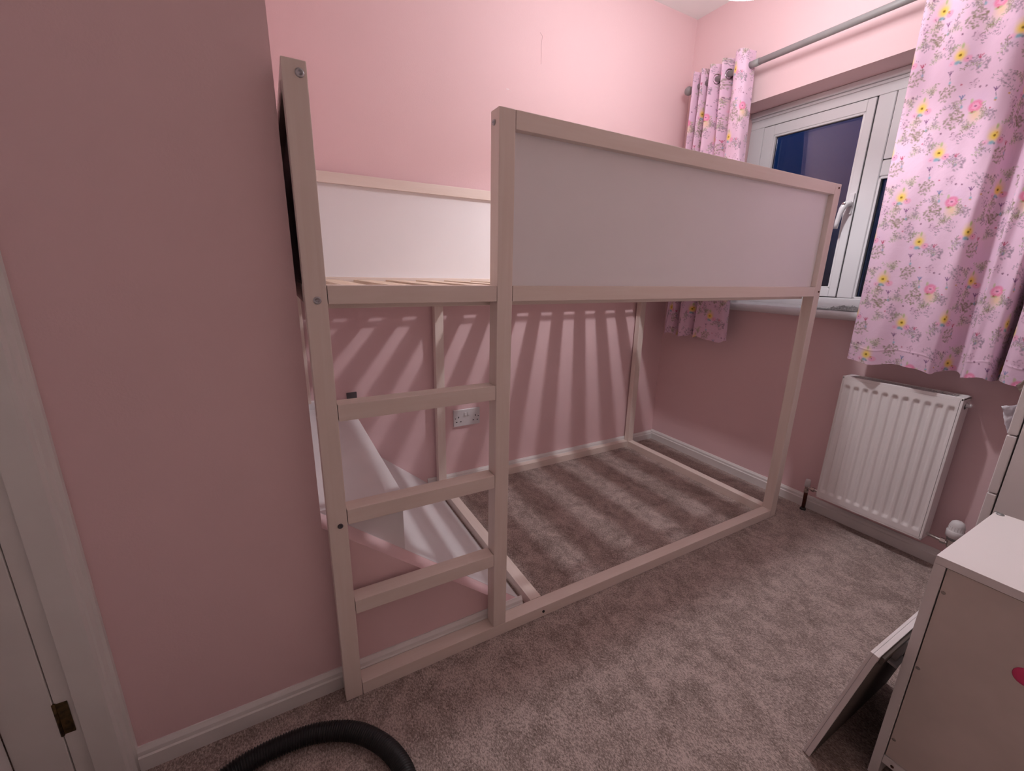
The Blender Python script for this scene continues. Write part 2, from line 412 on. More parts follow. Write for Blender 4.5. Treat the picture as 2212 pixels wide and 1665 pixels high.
# ------------------------------------------------------------------ raised bed
p = 0.0402; t = 0.0412; H = 1.4105; L = 1.876
B0, B1 = 0.4175, 0.4585; ZR = 0.0373; ZP0, ZP1 = 0.9953, 1.0321; HR = 0.0388
Y1, Y2 = 0.9145, 0.9485
XM0, XM1 = 0.573, 0.6135
bed = empty('loft_bed', (L / 2, 0.48, 0), 'raised white-stained pine bed with a ladder, white guard panels and slatted base', 'bed')
g = 0.0013
def bpart(name, *a, ax=0, **k): return box(name, *a, W[ax], bed, bev=k.pop('bev', 0.0016), **k)
postA = bpart('post', 0, p, 0, t, 0.0, H, ax=2, bev=0.002)
postB = bpart('post', B0, B1, 0, t, ZR, H, ax=2, bev=0.002)
postC = bpart('post', L - 0.0403, L, 0, t, 0.0, H, ax=2, bev=0.002)
bpart('post', 0, p, Y1, Y2, 0.527, H, ax=2, bev=0.002)
bpart('post', XM0, XM1, Y1, Y2, ZR, ZP0, ax=2, bev=0.002)
bpart('post', L - 0.0403, L, Y1, Y2, 0.0, H, ax=2, bev=0.002)
bpart('bottom_rail', p + g, L - 0.0403 - g, 0, t, 0, ZR)
bpart('bottom_rail', 0.575, L - 0.0403 - g, Y1, Y2, 0, ZR)
bpart('bottom_rail', L - 0.0403, L - 0.0003, t + g, Y1 - g, 0, ZR, ax=1)
bpart('cross_rail', XM0, XM1, t + g, Y1 - g, 0, ZR, ax=1)
for z in (0.785, 0.5355, 0.288):
    bpart('rung', p + g, B0 - g, 0.0, t, z - 0.037, z)
bpart('platform_rail', p + g, B0 - g, 0, t, ZP0, ZP1)
bpart('platform_rail', B1 + g, L - 0.0403 - g, 0, t, ZP0, ZP1)
bpart('platform_rail', p + g, L - 0.0403 - g, Y1, Y2, ZP0, ZP1)
bpart('platform_rail', 0.0, p, t + g, Y1 - g, ZP0, ZP1, ax=1)
bpart('platform_rail', L - 0.0403, L, t + g, Y1 - g, ZP0, ZP1, ax=1)
bpart('guard_rail', B1 + g, L - 0.0403 - g, 0, t, H - HR, H)
bpart('guard_rail', p + g, L - 0.0403 - g, Y1, Y2, H - HR, H)
bpart('guard_rail', 0.0, p, t + g, Y1 - g, H - HR, H, ax=1)
bpart('guard_rail', L - 0.0403, L, t + g, Y1 - g, H - HR, H, ax=1)
def gp(*a): return box('guard_panel', *a, M['board'], bed, bev=0.0003, seg=1)
gp(B1 - 0.003, L - 0.0373, 0.020, 0.024, ZP1 - 0.003, H - HR + 0.003)
gp(p - 0.003, L - 0.0373, Y1 + 0.014, Y1 + 0.018, ZP1 - 0.003, H - HR + 0.003)
gp(0.018, 0.022, t - 0.002, Y1 + 0.002, ZP1 - 0.003, H - HR + 0.003)
gp(L - 0.022, L - 0.018, t - 0.002, Y1 + 0.002, ZP1 - 0.003, H - HR + 0.003)
# ledges, slats, webbing
bpart('ledge', p + g, L - 0.0403 - g, t + g, 0.083, ZP0 - 0.012, ZP0 + 0.0095)
bpart('ledge', p + g, L - 0.0403 - g, 0.873, Y1 - g, ZP0 - 0.012, ZP0 + 0.0095)
SLZ = ZP0 + 0.0105
s0 = None
for k in range(14):
    xc = 0.1445 + 0.127 * k
    if s0 is None:
        s0 = box('slat', xc - 0.0335, xc + 0.0335, t + 0.004, Y1 - 0.004, SLZ, SLZ + 0.017, SLAT, bed, bev=0.002)
    else:
        c = s0.copy(); C.objects.link(c); c.location.x = s0.location.x + 0.127 * k
for yy in (0.112, 0.840):
    box('slat_webbing', 0.11, 1.83, yy - 0.0085, yy + 0.0085, SLZ - 0.0022, SLZ - 0.0004, M['tape'], bed, bev=0)

# bolts, each on the post or rail it goes into
def bolt(par, x, z, y=-0.0, ax=(0, -1, 0), r=0.0075, mat_=None, name='bolt'):
    o = lathe(name, [(0.0, 0.0004), (r * 0.42, 0.0004), (r * 0.46, 0.0022), (r * 0.8, 0.0030), (r, 0.0016), (r, -0.002), (0, -0.002)], mat_ or M['bolt'], ax, (x, y, z), par, n=18)
    return o
bolt(postA, 0.028, 1.390); bolt(postA, 0.0215, 1.003); bolt(postA, 0.0245, 0.500, r=0.006, mat_=M['grey'])
bolt(postB, 0.0, 1.384, 0, (-1, 0, 0), r=0.006)
postB.children[0].location = Vector((B0 - 0.001, 0.024, 1.384)) - wloc(postB)
for par, x, z in ((postC, 1.858, 1.396), (postC, 1.863, 1.0135)):
    bolt(par, x, z, r=0.0035, mat_=M['copper'], name='screw')
fb = [c for c in bed.children if c.name.startswith('bottom_rail')][0]
bolt(fb, 0.596, 0.019, r=0.0045, mat_=M['hole'], name='screw')

# ------------------------------------------------------------------ window
FX = 2.25                                   # inner face of the frame
win = empty('window_1', (FX, 0.0, WZ0), 'white plastic casement window at night with a handle', kind='structure')
def bar(name, y0, y1, z0, z1, x0=FX, x1=FX + 0.05, m=M['upvc'], par=win, bev=0.004): return box(name, x0, x1, y0, y1, z0, z1, m, par, bev=bev, seg=3)
# outer frame: head, jambs, bottom, mullions, transom
bar('frame_head', WY0, WY1, 1.808, 1.8835, x1=FX + 0.07)
bar('head_bead', WY0, WY1, 1.858, 1.8832, x0=FX - 0.020, x1=FX + 0.002, bev=0.006)
bar('head_bead', WY0, WY1, 1.846, 1.8575, x0=FX - 0.008, x1=FX + 0.002, bev=0.003)
bar('frame_jamb', 0.592, WY1, 0.93, 1.808, x1=FX + 0.07)
bar('frame_jamb', WY0, -0.545, 0.93, 1.808, x1=FX + 0.07)
bar('frame_bottom', WY0, WY1, 0.932, 0.980, x1=FX + 0.07, bev=0.006)
bar('mullion', 0.045, 0.108, 0.980, 1.808, x1=FX + 0.07, bev=0.008)
bar('transom', -0.545, 0.045, 1.487, 1.552, x0=FX + 0.002, x1=FX + 0.07, bev=0.010)
# opening sash (left light)
sy0, sy1, sz0, sz1 = 0.1115, 0.5885, 0.9835, 1.8045
sash = empty('opening_sash', (FX, (sy0 + sy1) / 2, sz0), parent=win)
gy0, gy1, gz0, gz1 = 0.1425, 0.535, 1.021, 1.758
def sbar(name, *a, **k): return bar(name, *a, x0=FX - 0.003, x1=FX + 0.045, par=sash, bev=0.004, **k)
sbar('sash_stile', gy1, sy1, sz0, sz1); sbar('sash_stile', sy0, gy0, sz0, sz1)
sbar('sash_rail', gy0, gy1, gz1, sz1); sbar('sash_rail', gy0, gy1, sz0, gz0)
def beads(y0, y1, z0, z1, par, x0):
    b = 0.009
    for a in ((y0, y0 + b, z0, z1), (y1 - b, y1, z0, z1), (y0, y1, z0, z0 + b), (y0, y1, z1 - b, z1)):
        box('glazing_bead', x0, x0 + 0.018, *a, M['upvc'], par, bev=0.003)
    for a in ((y0 + b, y0 + b + .002, z0 + b, z1 - b), (y1 - b - .002, y1 - b, z0 + b, z1 - b), (y0 + b, y1 - b, z0 + b, z0 + b + .002), (y0 + b, y1 - b, z1 - b - .002, z1 - b)):
        box('gasket', x0 + 0.014, x0 + 0.019, *a, M['gasket'], par, bev=0)
def panes(y0, y1, z0, z1, par, x0):
    box('glass_pane', x0, x0 + 0.004, y0, y1, z0, z1, M['glass'], par, bev=0)
    box('glass_pane', x0 + 0.02, x0 + 0.024, y0, y1, z0, z1, M['glass'], par, bev=0)
beads(gy0, gy1, gz0, gz1, sash, FX - 0.001); panes(gy0 + 0.002, gy1 - 0.002, gz0 + 0.002, gz1 - 0.002, sash, FX + 0.012)
beads(-0.545, 0.045, 0.980, 1.487, win, FX + 0.004); panes(-0.544, 0.044, 0.981, 1.486, win, FX + 0.024)
vent = empty('vent_sash', (FX, -0.25, 1.553), parent=win)
def vbar(name, *a): return bar(name, *a, x0=FX - 0.003, x1=FX + 0.045, par=vent, bev=0.004)
vbar('sash_stile', -0.012, 0.0415, 1.5535, 1.8065); vbar('sash_stile', -0.5435, -0.490, 1.5535, 1.8065)
vbar('sash_rail', -0.490, -0.012, 1.758, 1.8065); vbar('sash_rail', -0.490, -0.012, 1.5535, 1.600)
beads(-0.490, -0.012, 1.600, 1.758, vent, FX - 0.001); panes(-0.488, -0.014, 1.602, 1.756, vent, FX + 0.012)
for a in ((0.1082, 0.1117, 0.981, 1.807), (0.5883, 0.5918, 0.981, 1.807), (0.1082, 0.5918, 1.8043, 1.8078), (0.1082, 0.5918, 0.9803, 0.9838), (0.0413, 0.0448, 1.553, 1.807)):
    box('gasket', FX + 0.004, FX + 0.02, *a, M['gasket'], win, bev=0)
# handle
hd = empty('window_handle', (FX - 0.012, 0.128, 1.385), parent=sash)
box('handle_base', FX - 0.0125, FX - 0.0032, 0.1150, 0.1350, 1.345, 1.432, M['upvc'], sash, bev=0.004)
bm = bmesh.new()
hp = [(FX - 0.009, 0.125, 1.388), (FX - 0.027, 0.127, 1.388), (FX - 0.042, 0.130, 1.384), (FX - 0.048, 0.136, 1.366), (FX - 0.047, 0.142, 1.340), (FX - 0.044, 0.147, 1.312), (FX - 0.042, 0.150, 1.284)]
bm_tube(bm, hp, [0.0115, 0.0130, 0.0140, 0.0120, 0.0100, 0.0095, 0.0085], 14)
o = from_bm('handle_lever', bm, M['upvc'], sash, smooth=True)
lathe('handle_lock', [(0, 0.001), (0.006, 0.001), (0.0075, 0.0), (0.0075, -0.002), (0, -0.002)], M['chrome'], (-1, 0, 0), (FX - 0.0545, 0.131, 1.386), sash, n=16)
bpy.data.objects.remove(hd)
# sill board with a rounded nose
bm = bmesh.new(); r = 0.0185
nose = [(2.052 + r - r * math.cos(a), 0.9145 + r * math.sin(a)) for a in [math.radians(q) for q in range(-90, 91, 15)]]
poly = nose + [(FX + 0.01, 0.936), (FX + 0.01, 0.900), (XW + 0.002, 0.896)]
bm_prism(bm, [(x_, z_) for x_, z_ in poly], 1, -0.66, 0.70)
o = from_bm('window_sill', bm, M['upvc'], win)
# crumpled wrapper on the sill
rs = np.random.RandomState(5)
bm = bmesh.new(); nx, ny = 14, 34
G = [[None] * ny for _ in range(nx)]
for i in range(nx):
    for j in range(ny):
        u, v = i / (nx - 1), j / (ny - 1)
        env = (0.35 + 0.65 * (1 - v)) if v > 0.45 else 1.0
        h = (abs(math.sin(9 * u + 5 * v)) * 0.5 + rs.rand() * 0.7) * 0.020 * env * math.sin(math.pi * min(1, max(0.06, u))) ** 0.5
        if v > 0.6: h *= 0.55
        y = -0.055 + 0.165 * v; x = 2.068 + 0.050 * u + 0.006 * (rs.rand() - .5)
        G[i][j] = bm.verts.new((x, y + 0.004 * (rs.rand() - .5), 0.9362 + (h if 0 < i < nx - 1 and 0 < j < ny - 1 else 0.0)))
for i in range(nx - 1):
    for j in range(ny - 1): bm.faces.new((G[i][j], G[i + 1][j], G[i + 1][j + 1], G[i][j + 1]))
o = from_bm('crumpled_wrapper', bm, M['foil']); tag(o, 'small crumpled grey wrapper lying on the white window sill', 'wrapper')

# ------------------------------------------------------------------ curtain pole and curtains
RX, RZ = 2.0, 2.0125
pole = empty('curtain_pole', (RX, 0.1, RZ), 'grey metal curtain pole with ball ends above the window', 'curtain pole')
tube('pole_tube', [(RX, 0.868, RZ), (RX, -0.80, RZ)], 0.0135, M['rod'], pole, n=24)
tube('pole_sleeve', [(RX, 0.50, RZ), (RX, 0.545, RZ)], 0.0148, M['rod'], pole, n=24)
for yy, s in ((0.868, 1), (-0.80, -1)):
    pr_ = [(0, 0.0), (0.0145, 0.0)] + [(0.021 * math.sin(a), 0.019 - 0.021 * math.cos(a)) for a in np.linspace(0.8, math.pi - 0.02, 10)] + [(0, 0.040)]
    lathe('finial', pr_, M['rod'], (0, s, 0), (RX, yy, RZ), pole)
for yy in (0.905 - 0.04, -0.76):
    tube('bracket', [(XW - 0.0005, yy, RZ - 0.02), (XW - 0.03, yy, RZ - 0.02), (RX + 0.004, yy, RZ - 0.018), (RX, yy, RZ - 0.0155)], 0.005, M['rod'], pole, n=10)

def make_tile(W_=0.27, H_=0.285, res=0.001):
    nx, ny = int(W_ / res), int(H_ / res)
    X, Y = np.meshgrid((np.arange(nx) + .5) * res, (np.arange(ny) + .5) * res, indexing='ij')
    img = np.empty((nx, ny, 3)); img[:] = (0.82, 0.56, 0.71)
    rs = np.random.RandomState(11)
    def d(cx, cy):
        dx = (X - cx + W_ / 2) % W_ - W_ / 2; dy = (Y - cy + H_ / 2) % H_ - H_ / 2
        return dx, dy
    def lay(a, col):
        a = np.clip(a, 0, 1)[..., None]; img[:] = img * (1 - a) + np.array(col) * a
    def blob(cx, cy, r, col, al=1.0, soft=0.5, sx=1.0, sy=1.0, ang=0.0):
        dx, dy = d(cx, cy); c, s = math.cos(ang), math.sin(ang); u = (dx * c + dy * s) / sx; v = (-dx * s + dy * c) / sy
        q = np.sqrt(u * u + v * v) / r; lay(al * np.clip((1 - q) / soft, 0, 1), col)
    def stroke(pts, w, col, al=1.0):
        for (x0, y0), (x1, y1) in zip(pts[:-1], pts[1:]):
            dx, dy = d(x0, y0); vx, vy = x1 - x0, y1 - y0; tt = np.clip((dx * vx + dy * vy) / (vx * vx + vy * vy + 1e-12), 0, 1)
            q = np.sqrt((dx - vx * tt) ** 2 + (dy - vy * tt) ** 2); lay(al * np.clip((w - q) / (w * 0.6), 0, 1), col)
    YEL = (0.90, 0.62, 0.10); DKC = (0.22, 0.10, 0.01); ROSE = (0.82, 0.16, 0.34); PALE = (0.88, 0.40, 0.58); GRN = (0.42, 0.50, 0.16)
    OLV = (0.24, 0.20, 0.11); TEAL = (0.16, 0.42, 0.52); PLUM = (0.22, 0.07, 0.15); GREY = (0.30, 0.21, 0.27); LIL = (0.66, 0.46, 0.72); MAR = (0.50, 0.04, 0.12)
    def yellow(cx, cy):
        blob(cx, cy + .006, .024, YEL, .55, .9, .9, 1.3); blob(cx, cy, .0165, YEL, .95, .7, 1, 1.15); blob(cx, cy + .001, .0045, DKC, .95, .5)
        blob(cx - .004, cy - .019, .009, TEAL, .8, .6, 1.1, .8); blob(cx + .004, cy - .022, .004, (0.05, .16, .2), .7, .5)
        blob(cx + .019, cy - .014, .012, ROSE, .45, .4); blob(cx + .019, cy - .014, .008, PALE, .8, .5); blob(cx + .018, cy - .013, .0022, PLUM, 1, .4)
        blob(cx - .017, cy - .017, .010, PALE, .7, .6); blob(cx - .018, cy - .018, .002, PLUM, .9, .4)
        blob(cx + .002, cy + .027, .008, GRN, .8, .6, .55, 1.3)
    def rose(cx, cy):
        blob(cx + .006, cy - .026, .024, (0.86, .62, .22), .6, .9, 1, 1.2); blob(cx, cy, .0200, ROSE, .75, .3); blob(cx, cy, .0145, PALE, .85, .35)
        for k in range(5):
            a = k * 1.26; stroke([(cx + .011 * math.cos(a), cy + .011 * math.sin(a)), (cx + .011 * math.cos(a + .8), cy + .011 * math.sin(a + .8))], .0016, ROSE, .7)
        blob(cx, cy, .0035, PLUM, .9, .5, 1.3, .8); blob(cx - .004, cy - .017, .007, GRN, .7, .5, 1.5, .7); blob(cx + .019, cy + .004, .006, GRN, .6, .5, 1.3, .5, .4); blob(cx - .012, cy + .018, .007, GRN, .6, .5, .6, 1.2)
    def sprig(cx, cy, n, R, col, sz=.0041, al=.62):
        blob(cx, cy, R * 1.25, col, .16, .9)
        R = R * 1.12
        for k in range(int(n * 1.9)):
            a = rs.rand() * 6.28; q = R * math.sqrt(rs.rand()); blob(cx + q * math.cos(a), cy + 1.2 * q * math.sin(a), sz * (.6 + .7 * rs.rand()), col, al, .5, 1.3, .7, rs.rand() * 3)
    def stem(cx, cy, L, a, col):
        c, s = math.cos(a), math.sin(a); stroke([(cx, cy), (cx + L * c, cy + L * s)], .0009, col, .8)
        for k in range(5):
            q = L * (k + .5) / 5; sg = 1 if k % 2 else -1
            blob(cx + q * c - sg * .004 * s, cy + q * s + sg * .004 * c, .0026, col, .8, .5, 1.5, .7, a + sg * .8)
    def tulip(cx, cy, col):
        stroke([(cx, cy), (cx + .004, cy - .022)], .0009, GREY, .8)
        for q in (-1, 0, 1): stroke([(cx, cy), (cx + q * .006, cy + .010)], .0017, col, .85)
        blob(cx + .004, cy - .024, .005, TEAL if col != MAR else (0.2, .3, .45), .75, .5, .8, 1.2)
    for cx, cy in ((.045, .055), (.178, .070), (.115, .205)):
        blob(cx, cy, .045, LIL, .22, 1.0)
    yellow(.045, .060); yellow(.172, .085); rose(.108, .185); yellow(.240, .215)
    sprig(.062, .155, 26, .020, OLV); sprig(.150, .150, 18, .015, GREY, .0028); sprig(.205, .030, 26, .021, OLV, .0036); sprig(.100, .020, 16, .017, GREY)
    sprig(.240, .135, 24, .020, OLV); sprig(.030, .240, 24, .019, OLV, .0035); sprig(.168, .245, 22, .018, GREY, .003); sprig(.120, .110, 14, .016, GREY, .0025)
    sprig(.075, .105, 9, .012, PLUM, .0022); sprig(.200, .175, 9, .012, PLUM, .0022); sprig(.010, .110, 9, .014, GREY, .003); sprig(.09, .255, 8, .012, PLUM, .002)
    stem(.083, .080, .030, 1.1, GREY); stem(.212, .105, .034, 1.9, GREY); stem(.140, .010, .032, 1.4, GREY); stem(.015, .175, .030, .9, OLV); stem(.190, .205, .030, 2.3, GREY); stem(.130, .255, .026, .6, GREY)
    tulip(.090, .040, MAR); tulip(.215, .060, MAR); tulip(.150, .215, (.18, .06, .2)); tulip(.030, .010, (.2, .08, .2)); tulip(.070, .215, (.15, .2, .4)); tulip(.262, .165, (.2, .06, .2))
    for cx, cy in ((.020, .085), (.078, .030), (.150, .050), (.205, .130), (.250, .080), (.135, .160), (.060, .195), (.205, .245), (.255, .265), (.015, .150), (.095, .130), (.230, .175)):
        blob(cx, cy, .022, ((0.74, .66, .36), (0.60, .60, .40), (0.62, .52, .66))[int(rs.rand() * 3)], .30, .95)
        sprig(cx, cy, 6, .013, (OLV, GREY, (0.34, .34, .16))[int(rs.rand() * 3)], .0042, .45)
        a = rs.rand() * 6.28
        for q in range(3): stem(cx, cy, .020 + .010 * rs.rand(), a + 2.1 * q, (GREY, OLV, (0.36, .38, .2))[q])
    for k in range(16):
        cx, cy = rs.rand() * W_, rs.rand() * H_
        blob(cx, cy, .0022 + .002 * rs.rand(), (MAR, OLV, PLUM, (0.65, .30, .04))[k % 4], .8, .4)
    for k in range(9):
        cx, cy = rs.rand() * W_, rs.rand() * H_
        for q in range(3): blob(cx + .004 * math.cos(q * 2.1), cy + .004 * math.sin(q * 2.1), .0016, PLUM, .8, .4)
    return img, W_, H_, res
TILE = make_tile()

def fabric_mat():
    m, t_, p_ = new_mat('pink_floral_cotton')
    p_.inputs['Roughness'].default_value = 0.9; p_.inputs['Specular IOR Level'].default_value = 0.2
    p_.inputs['Sheen Weight'].default_value = 0.1
    a = t_.nodes.new('ShaderNodeVertexColor'); a.layer_name = 'print'
    geo = t_.nodes.new('ShaderNodeNewGeometry'); mx = t_.nodes.new('ShaderNodeMix'); mx.data_type = 'RGBA'
    t_.links.new(geo.outputs['Backfacing'], mx.inputs['Factor'])
    t_.links.new(a.outputs['Color'], mx.inputs['A']); mx.inputs['B'].default_value = (0.50, 0.45, 0.50, 1)
    t_.links.new(mx.outputs['Result'], p_.inputs['Base Color'])
    n = t_.nodes.new('ShaderNodeTexNoise'); n.inputs['Scale'].default_value = 60; n.inputs['Detail'].default_value = 4
    co = t_.nodes.new('ShaderNodeTexCoord'); t_.links.new(co.outputs['Object'], n.inputs['Vector'])
    b = t_.nodes.new('ShaderNodeBump'); b.inputs['Strength'].default_value = 0.25; b.inputs['Distance'].default_value = 0.004
    t_.links.new(n.outputs['Fac'], b.inputs['Height']); t_.links.new(b.outputs[0], p_.inputs['Normal'])
    tr = t_.nodes.new('ShaderNodeBsdfTranslucent'); t_.links.new(mx.outputs['Result'], tr.inputs['Color'])
    ms = t_.nodes.new('ShaderNodeMixShader'); ms.inputs[0].default_value = 0.05
    out = t_.nodes['Material Output']; t_.links.new(p_.outputs[0], ms.inputs[1]); t_.links.new(tr.outputs[0], ms.inputs[2]); t_.links.new(ms.outputs[0], out.inputs[0])
    return m
M['fabric'] = fabric_mat()

def spline(P, n):
    """Catmull-Rom through P, n samples, uniform in the control parameter"""
    P = np.array(P, float); Q = np.vstack([2 * P[0] - P[1], P, 2 * P[-1] - P[-2]]); out = []
    m = len(P) - 1
    for s in np.linspace(0, m, n):
        i = min(int(s), m - 1); u = s - i; a, b, c, d_ = Q[i], Q[i + 1], Q[i + 2], Q[i + 3]
        out.append(0.5 * ((2 * b) + (c - a) * u + (2 * a - 5 * b + 4 * c - d_) * u ** 2 + (3 * b - a - 3 * c + d_) * u ** 3))
    return np.array(out)

def curtain(name, top, bot, z_top, z_bot, nu, nv, label, s_off=0.0, v_off=0.0, seed=3):
    rs = np.random.RandomState(seed)
    A = spline(top, nu); B = spline(bot, nu)
    v = np.linspace(0, 1, nv)[None, :]
    k = 1 - (1 - v) ** 1.0
    y = A[:, 0:1] * (1 - k) + B[:, 0:1] * k; x = A[:, 1:2] * (1 - k) + B[:, 1:2] * k
    s = np.arange(nu)[:, None] / nu
    for f_, a_ in ((3.1, .0035), (7.3, .0020), (13.7, .0010)):
        ph = rs.rand() * 6; x = x + a_ * np.sin(f_ * 2 * np.pi * s * 1.3 + 2.2 * v * f_ * .6 + ph) * (0.25 + v)
    zb = z_bot + 0.006 * np.sin(2 * np.pi * s * 5.3 + 1.0) + 0.002 * np.sin(2 * np.pi * s * 11.7 + 2.0)
    zt = z_top + 0.003 * np.sin(2 * np.pi * s * 6.1)
    z = zt * (1 - v) + zb * v
    # cloth coordinate: arc length of the middle row
    mx_, my_ = (A[:, 1] + B[:, 1]) / 2, (A[:, 0] + B[:, 0]) / 2
    arc = np.concatenate([[0], np.cumsum(np.hypot(np.diff(mx_), np.diff(my_)))])
    img, W_, H_, res = TILE
    U = (arc[:, None] + s_off + 0 * v); V = (z_bot - z + 2.0 + v_off) * -1
    iu = ((U % W_) / res).astype(int) % img.shape[0]; iv = ((V % H_) / res).astype(int) % img.shape[1]
    col = img[iu, iv]
    # the sewn hem is a line of slightly deeper relief
    x = x - 0.0012 * np.exp(-((z - zb - 0.055) / 0.0025) ** 2)
    N = nu * nv; co = np.stack([x, y, z + 0 * x], -1).reshape(-1, 3)
    org = Vector((RX, float(y.mean()), z_top))
    co = co - np.array(org)
    i = np.arange(nu - 1)[:, None] * nv + np.arange(nv - 1)[None, :]
    faces = np.stack([i, i + 1, i + nv + 1, i + nv], -1).reshape(-1, 4)
    me = bpy.data.meshes.new(name); me.vertices.add(N); me.vertices.foreach_set('co', co.ravel())
    nf = len(faces); me.loops.add(nf * 4); me.loops.foreach_set('vertex_index', faces.ravel())
    me.polygons.add(nf); me.polygons.foreach_set('loop_start', np.arange(nf) * 4); me.polygons.foreach_set('loop_total', np.full(nf, 4))
    me.update(calc_edges=True); me.validate()
    me.polygons.foreach_set('use_smooth', np.ones(nf, bool))
    at = me.color_attributes.new('print', 'FLOAT_COLOR', 'POINT')
    rgba = np.concatenate([col.reshape(-1, 3), np.ones((N, 1))], 1).astype(np.float32); at.data.foreach_set('color', rgba.ravel())
    me.materials.append(M['fabric'])
    o = bpy.data.objects.new(name, me); C.objects.link(o); o.location = org
    tag(o, label, 'curtain', 'pink floral curtains at the window')
    return o

topL = [(.548, 2.035), (.553, 1.968), (.600, 1.962), (.635, 2.048), (.668, 1.960), (.700, 2.042), (.735, 1.960), (.762, 2.042), (.785, 1.962), (.808, 2.042), (.832, 1.962), (.858, 2.050)]
botL = [(.452, 1.990), (.462, 1.968), (.560, 1.964), (.640, 1.966), (.660, 2.035), (.690, 1.972), (.742, 1.966), (.760, 2.045), (.790, 1.980), (.815, 1.966), (.838, 1.968), (.870, 2.040)]
cl = curtain('eyelet_curtain', topL[::-1], botL[::-1], 2.078, 0.736, 260, 620, 'pink floral curtain bunched up at the corner, left of the window', 0.03, 0.06, 3)
topR = [(-.086, 2.010), (-.100, 1.968), (-.150, 1.985), (-.210, 1.962), (-.275, 1.985), (-.335, 1.962), (-.372, 1.985), (-.385, 2.045), (-.425, 2.040), (-.436, 1.975), (-.470, 1.980), (-.500, 1.962), (-.512, 2.040), (-.524, 2.050), (-.534, 1.972), (-.590, 1.965), (-.640, 2.040), (-.700, 1.962), (-.760, 2.030)]
botR = [(-.100, 1.985), (-.112, 1.970), (-.175, 1.955), (-.240, 1.982), (-.300, 1.958), (-.355, 1.962), (-.372, 1.990), (-.392, 2.030), (-.425, 2.020), (-.440, 1.972), (-.465, 1.975), (-.502, 1.958), (-.512, 2.030), (-.522, 2.040), (-.532, 1.968), (-.585, 1.958), (-.640, 2.030), (-.700, 1.960), (-.770, 2.020)]
cr_ = curtain('eyelet_curtain', topR, botR, 2.078, 0.752, 480, 640, 'wide pink floral curtain hanging over the right half of the window', 0.155, 0.095, 8)
# eyelets on the pole (a few on each curtain)
def eyelet(par, y, tilt):
    bm = bmesh.new(); n = 28
    for i in range(n):
        pass
    R, r = 0.0215, 0.0032; V = []
    for i in range(n):
        a = 2 * math.pi * i / n
        ring = []
        for j in range(8):
            b = 2 * math.pi * j / 8
            q = Vector(((R + r * math.cos(b)) * math.cos(a), r * 0.7 * math.sin(b), (R + r * math.cos(b)) * math.sin(a)))
            q = Matrix.Rotation(tilt, 3, 'Z') @ q
            ring.append(bm.verts.new(q + Vector((RX, y, RZ))))
        V.append(ring)
    for i in range(n):
        for j in range(8):
            bm.faces.new((V[i][j], V[(i + 1) % n][j], V[(i + 1) % n][(j + 1) % 8], V[i][(j + 1) % 8]))
    return from_bm('eyelet', bm, M['ring'], par, smooth=True)
for y, tl in ((.551, -.1), (.620, .35), (.650, -.35), (.718, -.4), (.750, .4)): eyelet(cl, y, tl)
for y, tl in ((-.093, .1), (-.38, .1), (-.43, -.1)): eyelet(cr_, y, tl)

# ------------------------------------------------------------------ radiator
rad = empty('radiator', (2.035, -0.275, 0.11), 'small white panel radiator on the window wall below the curtain', 'radiator')
ry0, ry1, rz0, rz1, rx0, rx1 = -0.459, -0.091, 0.113, 0.673, 2.000, 2.070
# front panel with eleven pressed channels
prof = []                                        # (y, depth)
ys = []; y = ry1 - 0.010
n_fl = 11; pitch = (ry1 - ry0 - 0.048) / (n_fl - 1)
nyy = 221; nz = 90
Y = np.linspace(ry1 - 0.008, ry0 + 0.008, nyy); Z = np.linspace(rz0 + 0.008, rz1 - 0.010, nz)
Zt, Zb = 0.636, 0.147
dep = np.zeros((nyy, nz))
for k in range(n_fl):
    c = ry1 - 0.024 - k * pitch
    a = np.clip((0.0135 - np.abs(Y - c)) / 0.0085, 0, 1)[:, None]
    b = np.clip((Zt - Z) / 0.006, 0, 1)[None, :] * np.clip((Z - Zb) / 0.006, 0, 1)[None, :]
    dep = np.maximum(dep, a * b)
dep = (dep * dep * (3 - 2 * dep)) * 0.0065
bm = bmesh.new()
Vg = [[bm.verts.new((rx0 + dep[i, j], Y[i], Z[j])) for j in range(nz)] for i in range(nyy)]
for i in range(nyy - 1):
    for j in range(nz - 1): bm.faces.new((Vg[i][j], Vg[i][j + 1], Vg[i + 1][j + 1], Vg[i + 1][j]))
# returns of the panel into the casing
def strip(a, b):
    for q in range(len(a) - 1): bm.faces.new((a[q], a[q + 1], b[q + 1], b[q]))
for edge, off in (([Vg[i][0] for i in range(nyy)], (0.008, 0, 0)), ([Vg[i][nz - 1] for i in range(nyy)], (0.008, 0, 0)), (Vg[0], (0.008, 0, 0)), (Vg[-1], (0.008, 0, 0))):
    b_ = [bm.verts.new(v.co + Vector(off)) for v in edge]; strip(edge, b_)
from_bm('front_panel', bm, M['rad'], rad, smooth=False)
me = [c for c in rad.children if c.name.startswith('front_panel')][0].data
me.polygons.foreach_set('use_smooth', [True] * len(me.polygons))
me.set_sharp_from_angle(angle=math.radians(50))
box('rear_panel', rx1 - 0.006, rx1, ry0 + 0.006, ry1 - 0.006, rz0 + 0.01, rz1 - 0.02, M['rad'], rad, bev=0.002)
box('convector', rx0 + 0.018, rx1 - 0.012, ry0 + 0.01, ry1 - 0.01, rz0 + 0.02, rz1 - 0.04, M['radin'], rad, bev=0)
# side casings (a white strip shows around the front panel)
for (a, b_) in ((ry1 - 0.0075, ry1), (ry0, ry0 + 0.0075)):
    box('side_casing', rx0 + 0.001, rx1 + 0.003, a, b_, rz0, rz1, M['rad'], rad, bev=0.002)
